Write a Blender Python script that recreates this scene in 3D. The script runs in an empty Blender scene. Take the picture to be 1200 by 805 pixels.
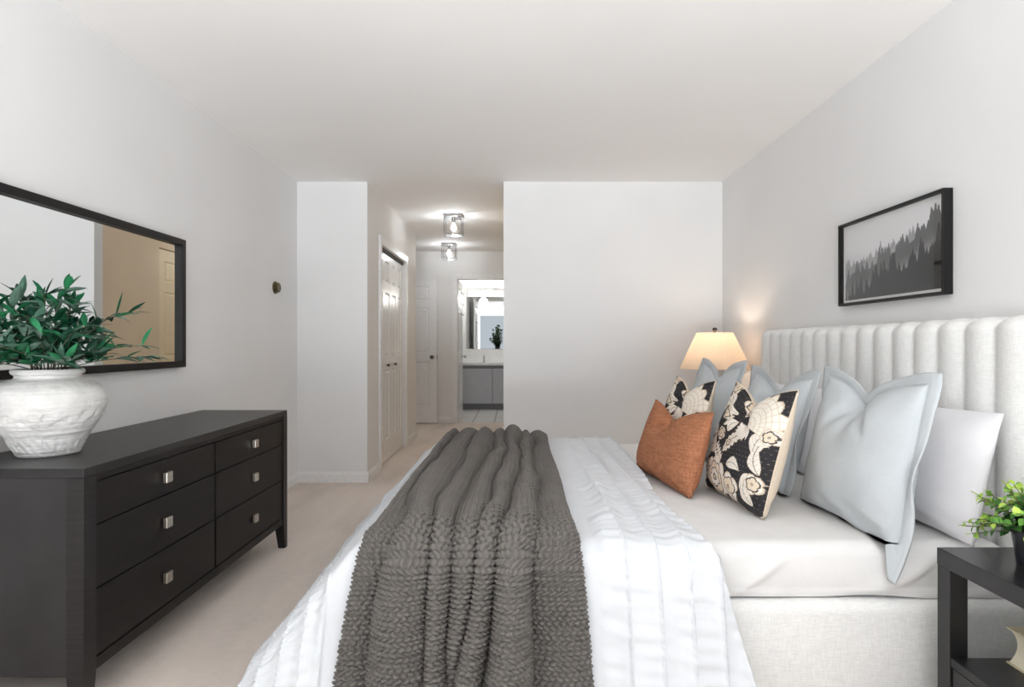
import bpy, bmesh, math, random
import numpy as np
from mathutils import Vector, Matrix

random.seed(7)
RNG = np.random.default_rng(11)
SC = bpy.context.scene
COL = SC.collection
PI = math.pi

# ------------------------------------------------------------------ camera
F = 700.0                       # focal length in pixels of the 1200 px frame
CAMZ = 1.123
cam_d = bpy.data.cameras.new('camera')
cam_d.sensor_fit = 'HORIZONTAL'
cam_d.sensor_width = 36.0
cam_d.lens = 36.0 * F / 1200.0
cam_d.shift_x = -4.5 / 1200.0
cam_d.shift_y = 0.5 / 1200.0
cam_d.clip_start = 0.02
cam = bpy.data.objects.new('camera', cam_d)
cam.location = (0, 0, CAMZ)
cam.rotation_euler = (PI / 2, 0, 0)
COL.objects.link(cam)
SC.camera = cam

# ------------------------------------------------------------------ view, world, daylight
SC.view_settings.view_transform = 'Standard'
SC.view_settings.look = 'None'
SC.view_settings.gamma = 1.0
SC.view_settings.use_curve_mapping = False
SC.view_settings.exposure = 0.12
SC.cycles.max_bounces = 14
SC.cycles.diffuse_bounces = 8
SC.cycles.glossy_bounces = 6
SC.cycles.transmission_bounces = 8
SC.cycles.transparent_max_bounces = 12
SC.cycles.caustics_reflective = False
SC.cycles.caustics_refractive = False
SC.cycles.sample_clamp_indirect = 6.0

world = bpy.data.worlds.new('sky')
SC.world = world
world.use_nodes = True
wbg = world.node_tree.nodes['Background']
wbg.inputs[0].default_value = (0.82, 0.90, 1.0, 1)
wbg.inputs[1].default_value = 0.35


def area_light(name, loc, rot, sx, sy, power, color):
    d = bpy.data.lights.new(name, 'AREA')
    d.shape = 'RECTANGLE'
    d.size, d.size_y = sx, sy
    d.energy = power
    d.color = color
    o = bpy.data.objects.new(name, d)
    o.location = loc
    o.rotation_euler = rot
    COL.objects.link(o)
    return o


# daylight coming through the bedroom window behind the camera
DAY = area_light('window_daylight', (0.0, -2.62, 1.3), (PI / 2, 0, 0), 3.0, 2.1, 4.5, (0.88, 0.94, 1.0))
# added upward fill light outside the window, brightens the ceiling
UP_FILL = area_light('ceiling_fill', (0.0, -4.6, 0.05), (PI, 0, 0), 4.0, 2.6, 1700, (0.915, 0.96, 1.0))


def point_light(name, loc, power, color, radius=0.03):
    d = bpy.data.lights.new(name, 'POINT')
    d.energy = power
    d.color = color
    d.shadow_soft_size = radius
    o = bpy.data.objects.new(name, d)
    o.location = loc
    COL.objects.link(o)
    return o


# ------------------------------------------------------------------ materials
def lin(c):
    out = []
    for v in c:
        v = v / 255.0
        out.append(v / 12.92 if v <= 0.04045 else ((v + 0.055) / 1.055) ** 2.4)
    return tuple(out)


class NT:
    def __init__(self, name):
        self.m = bpy.data.materials.new(name)
        self.m.use_nodes = True
        self.t = self.m.node_tree
        self.n = self.t.nodes
        self.b = self.n['Principled BSDF']

    def new(self, typ, **kw):
        n = self.n.new(typ)
        for k, v in kw.items():
            setattr(n, k, v)
        return n

    def link(self, a, b):
        self.t.links.new(a, b)

    def coord(self, kind='Object', scale=(1, 1, 1), rot=(0, 0, 0)):
        tc = self.new('ShaderNodeTexCoord')
        mp = self.new('ShaderNodeMapping')
        mp.inputs['Scale'].default_value = scale
        mp.inputs['Rotation'].default_value = rot
        self.link(tc.outputs[kind], mp.inputs['Vector'])
        return mp.outputs['Vector']

    def noise(self, vec, scale, detail=3.0, rough=0.5):
        n = self.new('ShaderNodeTexNoise')
        n.inputs['Scale'].default_value = scale
        n.inputs['Detail'].default_value = detail
        n.inputs['Roughness'].default_value = rough
        self.link(vec, n.inputs['Vector'])
        return n.outputs['Fac']

    def ramp(self, fac, stops):
        r = self.new('ShaderNodeValToRGB')
        el = r.color_ramp.elements
        while len(el) < len(stops):
            el.new(0.5)
        for e, (p, c) in zip(el, stops):
            e.position = p
            e.color = (c[0], c[1], c[2], 1)
        self.link(fac, r.inputs[0])
        return r.outputs[0]

    def math(self, op, a, b):
        n = self.new('ShaderNodeMath', operation=op)
        for i, v in enumerate((a, b)):
            if isinstance(v, (int, float)):
                n.inputs[i].default_value = v
            else:
                self.link(v, n.inputs[i])
        return n.outputs[0]

    def bump(self, h, strength, dist=0.002):
        b = self.new('ShaderNodeBump')
        b.inputs['Strength'].default_value = strength
        b.inputs['Distance'].default_value = dist
        self.link(h, b.inputs['Height'])
        self.link(b.outputs['Normal'], self.b.inputs['Normal'])

    def set(self, color=None, rough=None, metal=None, spec=None):
        if color is not None:
            self.b.inputs['Base Color'].default_value = (*color, 1)
        if rough is not None:
            self.b.inputs['Roughness'].default_value = rough
        if metal is not None:
            self.b.inputs['Metallic'].default_value = metal
        if spec is not None:
            self.b.inputs['Specular IOR Level'].default_value = spec
        return self


def scl(c, k):
    return tuple(min(1.0, v * k) for v in c)


def m_paint(name, rgb, rough=0.6, bump=0.08, var=0.02):
    t = NT(name).set(lin(rgb), rough, spec=0.3)
    v = t.coord()
    c = lin(rgb)
    n = t.noise(v, 1.7, 2)
    t.link(t.ramp(n, [(0.3, scl(c, 1 - var)), (0.7, scl(c, 1 + var))]), t.b.inputs['Base Color'])
    t.bump(t.noise(v, 160, 2), bump, 0.001)
    return t.m


def m_plain(name, rgb, rough=0.5, metal=0.0, spec=0.5):
    t = NT(name).set(lin(rgb), rough, metal, spec)
    v = t.coord()
    n = t.noise(v, 30, 2)
    c = lin(rgb)
    t.link(t.ramp(n, [(0.3, scl(c, 0.96)), (0.7, scl(c, 1.04))]), t.b.inputs['Base Color'])
    return t.m


def m_linen(name, rgb, var=0.10, scale=1.0, bump=0.35, rough=0.9):
    """woven cloth: two sets of stretched threads"""
    t = NT(name).set(lin(rgb), rough, spec=0.15)
    c = lin(rgb)
    a = t.noise(t.coord(scale=(40 * scale, 40 * scale, 420 * scale)), 1.0, 3)
    b = t.noise(t.coord(scale=(420 * scale, 420 * scale, 30 * scale)), 1.0, 3)
    s = t.math('ADD', a, b)
    h = t.math('MULTIPLY', s, 0.5)
    t.link(t.ramp(h, [(0.32, scl(c, 1 - var)), (0.68, scl(c, 1 + var * 0.8))]), t.b.inputs['Base Color'])
    t.bump(h, bump, 0.0015)
    return t.m


def m_cloth(name, rgb, rough=0.9, wr=0.3, var=0.03):
    t = NT(name).set(lin(rgb), rough, spec=0.15)
    c = lin(rgb)
    v = t.coord()
    n1 = t.noise(v, 9, 4)
    n2 = t.noise(v, 350, 2)
    t.link(t.ramp(n1, [(0.3, scl(c, 1 - var)), (0.7, scl(c, 1 + var))]), t.b.inputs['Base Color'])
    t.bump(t.math('ADD', t.math('MULTIPLY', n1, 4.0), t.math('MULTIPLY', n2, 0.35)), wr, 0.003)
    return t.m


def m_wood(name, dark, light, rough=0.4, sc=(3, 3, 60)):
    t = NT(name).set(lin(dark), rough, spec=0.28)
    n = t.noise(t.coord(scale=sc), 1.0, 5, 0.6)
    t.link(t.ramp(n, [(0.3, lin(dark)), (0.75, lin(light))]), t.b.inputs['Base Color'])
    t.bump(n, 0.06, 0.001)
    return t.m


def m_thin_glass(name, tint=(1, 1, 1), refl=0.06):
    t = NT(name)
    tr = t.new('ShaderNodeBsdfTransparent')
    tr.inputs[0].default_value = (*tint, 1)
    gl = t.new('ShaderNodeBsdfGlossy')
    gl.inputs['Roughness'].default_value = 0.02
    fr = t.new('ShaderNodeLayerWeight')
    fr.inputs['Blend'].default_value = 0.5
    mx = t.new('ShaderNodeMixShader')
    p5 = t.math('POWER', fr.outputs['Facing'], 4.0)
    t.link(t.math('ADD', t.math('MULTIPLY', p5, 0.8), refl), mx.inputs[0])
    t.link(tr.outputs[0], mx.inputs[1])
    t.link(gl.outputs[0], mx.inputs[2])
    t.link(mx.outputs[0], t.n['Material Output'].inputs[0])
    return t.m


def m_emit(name, rgb, strength):
    t = NT(name).set(lin(rgb), 0.5)
    t.b.inputs['Emission Color'].default_value = (*lin(rgb), 1)
    t.b.inputs['Emission Strength'].default_value = strength
    return t.m


def m_vcol(name, rough=0.85, bumpscale=300.0, bump=0.3, spec=0.15, quilt=0.0):
    t = NT(name).set(None, rough, spec=spec)
    a = t.new('ShaderNodeAttribute')
    a.attribute_name = 'print'
    t.link(a.outputs['Color'], t.b.inputs['Base Color'])
    if bump:
        t.bump(t.noise(t.coord(), bumpscale, 2), bump, 0.0015)
    return t.m


M = {}
M['wall'] = m_paint('wall_paint', (229, 229, 229))
M['wall_near'] = M['wall']
M['hall'] = m_paint('hall_wall_paint', (228, 227, 226))
M['hall_warm'] = m_paint('warm_lit_wall_paint', (226, 205, 176))  # warm hall light put into the wall colour
M['ceiling'] = m_paint('ceiling_paint', (242, 240, 238), 0.8, 0.2, 0.012)
M['trim'] = m_plain('white_trim_paint', (232, 232, 232), 0.35)
M['door'] = m_plain('white_door_gloss_paint', (232, 232, 233), 0.22)
M['door_cream'] = m_plain('mirror_tinted_door_paint', (236, 216, 180), 0.35)  # white door with the mirror's tan tint put into its colour


def carpet():
    t = NT('beige_carpet').set(lin((205, 193, 181)), 1.0, spec=0.05)
    v = t.coord()
    fine = t.noise(v, 260, 3, 0.7)
    mid = t.noise(v, 26, 4, 0.6)
    big = t.noise(t.coord(scale=(2.2, 0.7, 1)), 1.6, 3)
    c = lin((224, 213, 204))
    s = t.math('ADD', t.math('MULTIPLY', fine, 0.5), t.math('MULTIPLY', mid, 0.25))
    s = t.math('ADD', s, t.math('MULTIPLY', big, 0.8))
    t.link(t.ramp(s, [(0.50, scl(c, 0.80)), (0.76, c), (0.98, scl(c, 1.10))]), t.b.inputs['Base Color'])
    t.bump(fine, 0.7, 0.006)
    return t.m


M['carpet'] = carpet()


def tiles():
    t = NT('bathroom_floor_tile').set(lin((205, 203, 200)), 0.35)
    b = t.new('ShaderNodeTexBrick')
    b.offset = 0.0
    b.inputs['Color1'].default_value = (*lin((216, 214, 211)), 1)
    b.inputs['Color2'].default_value = (*lin((208, 206, 203)), 1)
    b.inputs['Mortar'].default_value = (*lin((150, 147, 143)), 1)
    b.inputs['Scale'].default_value = 1.0
    b.inputs['Mortar Size'].default_value = 0.012
    b.inputs['Brick Width'].default_value = 0.31
    b.inputs['Row Height'].default_value = 0.31
    t.link(t.coord(), b.inputs['Vector'])
    t.link(b.outputs['Color'], t.b.inputs['Base Color'])
    return t.m


M['tile'] = tiles()
M['wood'] = m_wood('espresso_stained_wood', (30, 28, 28), (44, 41, 41), 0.42, (4, 4, 70))
M['wood_side'] = m_wood('espresso_side_wood', (40, 38, 39), (56, 54, 55), 0.42, (4, 60, 3))
M['wood_h'] = m_wood('espresso_drawer_wood', (18, 15, 14), (29, 25, 23), 0.45, (6, 2.5, 60))
M['wood_top'] = m_wood('espresso_top_wood', (32, 31, 31), (48, 46, 46), 0.36, (40, 3, 40))
M['black_lacquer'] = m_plain('black_brown_lacquer', (25, 24, 26), 0.28)
M['black_frame'] = m_plain('black_frame_lacquer', (16, 14, 14), 0.45, 0.0, 0.3)
M['nickel'] = m_plain('brushed_nickel', (214, 206, 196), 0.32, 1.0)
M['chrome'] = m_plain('chrome_metal', (190, 190, 192), 0.15, 1.0)
M['dark_metal'] = m_plain('dark_knob_metal', (92, 88, 84), 0.3, 1.0)
M['bronze'] = m_plain('antique_brass', (112, 100, 76), 0.3, 1.0)
M['mirror'] = NT('mirror_glass').set((0.90, 0.92, 0.92), 0.0, 1.0).m
M['glass'] = m_thin_glass('clear_glass')
M['linen'] = m_linen('oatmeal_white_linen', (231, 231, 229), 0.12, 1.0, 0.35)
M['sheet'] = m_cloth('white_cotton_sheet', (222, 221, 220), 0.9, 0.25)
M['coverlet'] = m_cloth('white_crinkled_cotton', (212, 215, 219), 0.9, 0.3, 0.015)
M['white_cotton'] = m_cloth('white_pillow_cotton', (230, 229, 232), 0.9, 0.5, 0.015)
M['bluegrey'] = m_cloth('blue_grey_linen', (186, 191, 194), 0.95, 0.35, 0.03)
M['tan'] = m_linen('tan_linen', (215, 200, 180), 0.05, 1.2, 0.2)
M['floral'] = m_vcol('printed_floral_cotton', 0.9, 420, 0.35)
M['rust'] = m_linen('rust_woven_cotton', (168, 113, 83), 0.42, 0.5, 0.8)
M['knit'] = m_cloth('grey_chunky_wool', (110, 106, 102), 1.0, 0.35, 0.05)
M['ceramic'] = NT('white_washed_terracotta').m


def ceramic():
    t = NT('white_washed_clay').set(lin((212, 211, 209)), 0.75, spec=0.25)
    v = t.coord()
    n = t.noise(v, 14, 5, 0.6)
    c = lin((212, 211, 209))
    t.link(t.ramp(n, [(0.30, scl(c, 0.80)), (0.58, c)]), t.b.inputs['Base Color'])
    rings = t.noise(t.coord(scale=(3, 3, 110)), 1.0, 3)
    t.bump(t.math('ADD', rings, t.math('MULTIPLY', t.noise(v, 60, 3), 0.9)), 0.75, 0.006)
    return t.m


M['ceramic'] = ceramic()


def leafmat(name, cols, rough=0.45):
    t = NT(name).set(lin(cols[0]), rough, spec=0.4)
    a = t.new('ShaderNodeAttribute')
    a.attribute_name = 'print'
    t.link(a.outputs['Color'], t.b.inputs['Base Color'])
    return t.m


M['leaf'] = leafmat('leaf_green', [(40, 90, 60)], 0.42)
M['stem'] = m_plain('plant_stem', (92, 88, 66), 0.7)
M['pot'] = m_plain('black_plastic_pot', (38, 39, 44), 0.35)
M['art'] = m_vcol('printed_landscape_paper', 0.6, 1, 0)
M['mat_board'] = m_plain('white_mat_board', (232, 232, 230), 0.8)
M['vanity'] = m_plain('grey_vanity_laminate', (192, 192, 196), 0.4)
M['toe'] = m_plain('grey_toe_kick', (132, 132, 136), 0.5)
M['white_gloss'] = m_plain('white_counter', (236, 236, 234), 0.15)
M['bulb'] = m_emit('lit_bulb_glass', (255, 244, 226), 9.0)
M['globe'] = m_emit('lit_globe_glass', (255, 250, 240), 1.6)
M['dark_wood'] = m_plain('dark_bronze_base', (52, 44, 40), 0.4)
M['pages'] = m_linen('book_pages', (226, 218, 196), 0.12, 2.0, 0.3)
M['book_cover'] = m_plain('cream_book_cover', (208, 196, 164), 0.6)
M['void'] = m_plain('closet_interior', (190, 188, 186), 0.8)


def shade_mat():
    t = NT('lamp_shade_cloth')
    d = t.new('ShaderNodeBsdfDiffuse')
    tr = t.new('ShaderNodeBsdfTranslucent')
    mx = t.new('ShaderNodeMixShader')
    w = t.noise(t.coord(scale=(60, 60, 400)), 1.0, 2)
    c = lin((246, 236, 224))
    r = t.ramp(w, [(0.3, scl(c, 0.93)), (0.7, scl(c, 1.04))])
    t.link(r, d.inputs[0])
    t.link(r, tr.inputs[0])
    mx.inputs[0].default_value = 0.68
    t.link(d.outputs[0], mx.inputs[1])
    t.link(tr.outputs[0], mx.inputs[2])
    t.link(mx.outputs[0], t.n['Material Output'].inputs[0])
    return t.m


M['shade'] = shade_mat()


# ------------------------------------------------------------------ geometry helpers
def link_mesh(name, me, mats, parent=None, smooth=False):
    if not isinstance(mats, (list, tuple)):
        mats = [mats]
    for m in mats:
        me.materials.append(m)
    if smooth:
        me.polygons.foreach_set('use_smooth', [True] * len(me.polygons))
    o = bpy.data.objects.new(name, me)
    COL.objects.link(o)
    if parent is not None:
        o.parent = parent
    return o


def world_loc(o):
    v = Vector((0, 0, 0))
    while o is not None:
        v += o.location
        o = o.parent
    return v


def obj(name, bm, mat, parent=None, smooth=False, angle=None):
    """bm in world coordinates -> one mesh object (local to its parent)"""
    if parent is not None:
        bmesh.ops.translate(bm, verts=bm.verts, vec=-world_loc(parent))
    bmesh.ops.recalc_face_normals(bm, faces=bm.faces)
    me = bpy.data.meshes.new(name)
    bm.to_mesh(me)
    bm.free()
    o = link_mesh(name, me, mat, parent, smooth or angle is not None)
    if angle is not None:
        try:
            me.set_sharp_from_angle(angle=math.radians(angle))
        except Exception:
            pass
    return o


def npmesh(name, V, faces, mat, parent=None, smooth=True, col=None, matidx=None):
    V = np.asarray(V, dtype=np.float64)
    if parent is not None:
        V = V - np.array(world_loc(parent))
    me = bpy.data.meshes.new(name)
    if isinstance(faces, np.ndarray) and faces.ndim == 2:
        n, k = faces.shape
        me.vertices.add(len(V))
        me.vertices.foreach_set('co', V.astype(np.float32).ravel())
        me.loops.add(n * k)
        me.loops.foreach_set('vertex_index', faces.astype(np.int32).ravel())
        me.polygons.add(n)
        me.polygons.foreach_set('loop_start', np.arange(0, n * k, k, dtype=np.int32))
        me.update(calc_edges=True)
    else:
        me.from_pydata([tuple(v) for v in V], [], [tuple(f) for f in faces])
    me.validate()
    if col is not None:
        ca = me.color_attributes.new('print', 'FLOAT_COLOR', 'POINT')
        c4 = np.ones((len(V), 4), dtype=np.float32)
        c4[:, :3] = col
        ca.data.foreach_set('color', c4.ravel())
    o = link_mesh(name, me, mat, parent, smooth)
    if matidx is not None:
        me.polygons.foreach_set('material_index', np.asarray(matidx, dtype=np.int32))
    return o


def grid_faces(nu, nv, off=0, flip=False):
    i = np.arange(nu - 1)[:, None]
    j = np.arange(nv - 1)[None, :]
    a = (i * nv + j).ravel() + off
    b = a + nv
    q = np.stack([a, b, b + 1, a + 1], 1)
    return q[:, ::-1] if flip else q


def box(bm, x0, x1, y0, y1, z0, z1, bevel=0.0, seg=2):
    r = bmesh.ops.create_cube(bm, size=1.0)
    vs = r['verts']
    for v in vs:
        v.co = Vector((x0 + (v.co.x + .5) * (x1 - x0), y0 + (v.co.y + .5) * (y1 - y0), z0 + (v.co.z + .5) * (z1 - z0)))
    if bevel:
        es = list({e for v in vs for e in v.link_edges})
        bmesh.ops.bevel(bm, geom=es, offset=bevel, segments=seg, affect='EDGES', profile=0.5)
    return vs


def B(x0, x1, y0, y1, z0, z1, bevel=0.0, seg=2):
    bm = bmesh.new()
    box(bm, x0, x1, y0, y1, z0, z1, bevel, seg)
    return bm


def lathe(bm, cx, cy, prof, n=48, cap0=True, cap1=True, axis='z'):
    """prof: list of (r, h). axis z: at (cx,cy)."""
    rings = []
    for r, h in prof:
        ring = []
        for k in range(n):
            a = 2 * PI * k / n
            ring.append(bm.verts.new((cx + r * math.cos(a), cy + r * math.sin(a), h)))
        rings.append(ring)
    for a, b in zip(rings, rings[1:]):
        for k in range(n):
            bm.faces.new((a[k], a[(k + 1) % n], b[(k + 1) % n], b[k]))
    if cap0:
        bm.faces.new(rings[0][::-1])
    if cap1:
        bm.faces.new(rings[-1])
    return rings


def LATHE_DIR(origin, direction, prof, n=24):
    """lathe around an arbitrary axis"""
    bm = bmesh.new()
    lathe(bm, 0, 0, prof, n)
    q = Vector((0, 0, 1)).rotation_difference(Vector(direction).normalized())
    bmesh.ops.transform(bm, matrix=Matrix.Translation(origin) @ q.to_matrix().to_4x4(), verts=bm.verts)
    return bm


def tube(bm, pts, rad, n=6):
    pts = [Vector(p) for p in pts]
    rings = []
    for i, p in enumerate(pts):
        d = (pts[min(i + 1, len(pts) - 1)] - pts[max(i - 1, 0)]).normalized()
        up = Vector((0, 0, 1)) if abs(d.z) < 0.9 else Vector((1, 0, 0))
        a = d.cross(up).normalized()
        b = d.cross(a)
        r = rad[i] if isinstance(rad, (list, tuple)) else rad
        rings.append([bm.verts.new(p + (a * math.cos(2 * PI * k / n) + b * math.sin(2 * PI * k / n)) * r) for k in range(n)])
    for a, b in zip(rings, rings[1:]):
        for k in range(n):
            bm.faces.new((a[k], a[(k + 1) % n], b[(k + 1) % n], b[k]))
    bm.faces.new(rings[0][::-1])
    bm.faces.new(rings[-1])


def extrude_outline(pts3, vec):
    """closed planar outline extruded along vec"""
    bm = bmesh.new()
    a = [bm.verts.new(p) for p in pts3]
    b = [bm.verts.new(Vector(p) + Vector(vec)) for p in pts3]
    bm.faces.new(a)
    bm.faces.new(b[::-1])
    n = len(a)
    for i in range(n):
        bm.faces.new((a[i], a[(i + 1) % n], b[(i + 1) % n], b[i]))
    return bm


def ring_frame(axis, plane0, plane1, u0, u1, z0, z1, w):
    """a rectangular picture-frame ring. axis 'x': u is Y; axis 'y': u is X."""
    bm = bmesh.new()

    def P(p, u, z):
        return (p, u, z) if axis == 'x' else (u, p, z)
    out = [(u0, z0), (u1, z0), (u1, z1), (u0, z1)]
    inn = [(u0 + w, z0 + w), (u1 - w, z0 + w), (u1 - w, z1 - w), (u0 + w, z1 - w)]
    o0 = [bm.verts.new(P(plane0, *q)) for q in out]
    i0 = [bm.verts.new(P(plane0, *q)) for q in inn]
    o1 = [bm.verts.new(P(plane1, *q)) for q in out]
    i1 = [bm.verts.new(P(plane1, *q)) for q in inn]
    for k in range(4):
        l = (k + 1) % 4
        bm.faces.new((o0[k], o0[l], i0[l], i0[k]))
        bm.faces.new((o1[k], i1[k], i1[l], o1[l]))
        bm.faces.new((o0[k], o1[k], o1[l], o0[l]))
        bm.faces.new((i0[k], i0[l], i1[l], i1[k]))
    bmesh.ops.recalc_face_normals(bm, faces=bm.faces)
    bmesh.ops.bevel(bm, geom=list(bm.edges), offset=0.0015, segments=1, affect='EDGES')
    return bm


def thing(name, label, cat, loc, group=None):
    o = bpy.data.objects.new(name, None)
    o.empty_display_size = 0.1
    o.location = loc
    COL.objects.link(o)
    return tag(o, label, cat, group)


def tag(o, label, cat, group=None):
    o['label'] = label
    o['category'] = cat
    if group:
        o['group'] = group
    return o


def struct(name, bm, mat, parent=None, smooth=False):
    o = obj(name, bm, mat, parent, smooth)
    if parent is None:
        o['kind'] = 'structure'
    return o


def dup(root, loc, label, group=None):
    r = root.copy()
    COL.objects.link(r)
    r.location = loc
    r['label'] = label
    if group:
        r['group'] = group
    for ch in list(root.children):
        c = ch.copy()
        COL.objects.link(c)
        c.parent = r
        for g in list(ch.children):
            d = g.copy()
            COL.objects.link(d)
            d.parent = c
    return r


def wob(x, y, seed, freq, n=7):
    r = np.random.default_rng(seed)
    out = 0
    for k in range(n):
        a = r.uniform(0, 2 * PI)
        f = freq * r.uniform(0.6, 1.7)
        p = r.uniform(0, 2 * PI)
        out = out + np.sin((x * math.cos(a) + y * math.sin(a)) * f + p)
    return out / math.sqrt(n)


def sstep(a, b, x):
    t = np.clip((x - a) / (b - a), 0, 1)
    return t * t * (3 - 2 * t)


# ------------------------------------------------------------------ room shell
XL, XR, YP, H = -1.774, 1.677, 4.85, 2.44
XC, YC, YE, YB = -1.206, 7.2, 8.5, 10.75      # closet face, closet end, hall end, bath back
YW = -2.5                                       # window wall behind the camera
XA = -1.95                                      # hall alcove left wall

struct('floor', B(XA - .1, XR + .1, YW - .1, YE + .05, -0.1, 0), M['carpet'])
struct('floor_bathroom', B(-1.1, 1.3, YE + .05, YB + .1, -0.1, 0), M['tile'])
struct('ceiling', B(XA - .1, XR + .1, YW - .1, YB + .1, H, H + .1), M['ceiling'])
struct('wall_left', B(XL - .1, XL, YW - .1, YP + .1, 0, H), M['wall'])
struct('wall_right', B(XR, XR + .1, YW - .1, YP + .1, 0, H), M['wall'])
struct('wall_partition', B(-0.1, XR, YP, YP + .1, 0, H), M['wall'])
struct('wall_closet_front', B(XL, XC, YP, YP + .1, 0, H), M['wall'])
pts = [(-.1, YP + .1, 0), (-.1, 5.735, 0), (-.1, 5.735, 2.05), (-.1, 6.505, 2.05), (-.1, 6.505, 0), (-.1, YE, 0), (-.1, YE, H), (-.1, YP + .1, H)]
struct('wall_hall_right', extrude_outline(pts, (.1, 0, 0)), M['hall_warm'])
CY0, CY1, CZ = 5.31, 6.52, 2.01                 # closet opening
pts = [(XC, YP + .1, 0), (XC, CY0, 0), (XC, CY0, CZ), (XC, CY1, CZ), (XC, CY1, 0), (XC, YC, 0), (XC, YC, H), (XC, YP + .1, H)]
struct('wall_closet_side', extrude_outline(pts, (-.1, 0, 0)), M['hall'])
struct('wall_closet_back', B(XL - .1, XL, YP + .1, YC, 0, H), M['void'])
struct('wall_closet_end', B(XA, XC - .1, YC - .1, YC, 0, H), M['hall'])
struct('wall_alcove_left', B(XA - .1, XA, YC - .1, YE + .1, 0, H), M['hall'])
DX0, DX1, DZ = -0.83, -0.13, 2.045              # bathroom doorway
pts = [(XA, YE, 0), (DX0, YE, 0), (DX0, YE, DZ), (DX1, YE, DZ), (DX1, YE, 0), (0.0, YE, 0), (0.0, YE, H), (XA, YE, H)]
struct('wall_hall_end', extrude_outline(pts, (0, .1, 0)), M['hall'])
struct('wall_bathroom_left', B(-1.1, -0.97, YE + .1, YB, 0, H), M['wall'])
struct('wall_bathroom_right', B(1.2, 1.3, YE + .1, YB, 0, H), M['wall'])
struct('wall_bathroom_back', B(-1.1, 1.3, YB, YB + .1, 0, H), M['wall'])
# window wall behind the camera
WX, WZ0, WZ1 = 1.5, 0.12, 2.32
bm = bmesh.new()
o_ = [(-1.9, 0), (1.8, 0), (1.8, H), (-1.9, H)]
i_ = [(-WX, WZ0), (WX, WZ0), (WX, WZ1), (-WX, WZ1)]
vo = [[bm.verts.new((x, y, z)) for x, z in o_] for y in (YW - .1, YW)]
vi = [[bm.verts.new((x, y, z)) for x, z in i_] for y in (YW - .1, YW)]
for k in range(4):
    l = (k + 1) % 4
    bm.faces.new((vo[0][k], vo[0][l], vi[0][l], vi[0][k]))
    bm.faces.new((vo[1][k], vi[1][k], vi[1][l], vo[1][l]))
    bm.faces.new((vo[0][k], vo[1][k], vo[1][l], vo[0][l]))
    bm.faces.new((vi[0][k], vi[0][l], vi[1][l], vi[1][k]))
struct('wall_back', bm, M['wall'])
win = struct('window_1', ring_frame('y', YW - .08, YW - .03, -WX, WX, WZ0, WZ1, 0.05), M['trim'])
obj('mullion', B(-0.025, 0.025, YW - .075, YW - .035, WZ0 + .05, WZ1 - .05, 0.003), M['trim'], win)


def baseboard(name, x0, y0, x1, y1, nx, ny, h=0.085, t=0.014):
    """profile run from (x0,y0) to (x1,y1); n is the direction into the room"""
    prof = [(0, 0), (t, 0), (t, h - .022), (t * .6, h - .012), (t * .35, h), (0, h)]
    a = [(x0 + nx * p, y0 + ny * p, z) for p, z in prof]
    struct(name, extrude_outline(a, (x1 - x0, y1 - y0, 0)), M['trim'])


baseboard('baseboard_left', XL, YW, XL, YP, 1, 0)
baseboard('baseboard_right', XR, YW, XR, YP, -1, 0)
baseboard('baseboard_partition', -0.1, YP, XR - .014, YP, 0, -1)
baseboard('baseboard_closet_front', XL + .014, YP, XC + .014, YP, 0, -1)
baseboard('baseboard_closet_side', XC, YP, XC, CY0 - .085, 1, 0)
baseboard('baseboard_closet_side_far', XC, CY1 + .085, XC, YC, 1, 0)
baseboard('baseboard_hall_end', XA, YE, DX0 - .075, YE, 0, -1)


def casing(name, axis, plane, u0, u1, z1, w=0.07, t=0.018):
    """three sided door casing as one U-shaped mesh, standing t proud of plane"""
    s = [(u0 - w, 0), (u0, 0), (u0, z1), (u1, z1), (u1, 0), (u1 + w, 0), (u1 + w, z1 + w), (u0 - w, z1 + w)]
    if axis == 'x':
        bm = extrude_outline([(plane, u, z) for u, z in s], (t, 0, 0))
    else:
        bm = extrude_outline([(u, plane, z) for u, z in s], (0, -t, 0))
    bmesh.ops.recalc_face_normals(bm, faces=bm.faces)
    bmesh.ops.bevel(bm, geom=list(bm.edges), offset=0.004, segments=2, affect='EDGES')
    struct(name, bm, M['trim'])


casing('trim_1', 'x', XC, CY0, CY1, CZ)
casing('trim_2', 'y', YE, DX0, DX1, DZ)
# bifold track above the closet doors
struct('trim_3', B(XC - .075, XC - .02, CY0, CY1, CZ - .03, CZ), m_plain('dark_track', (70, 70, 72), 0.5))


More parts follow.
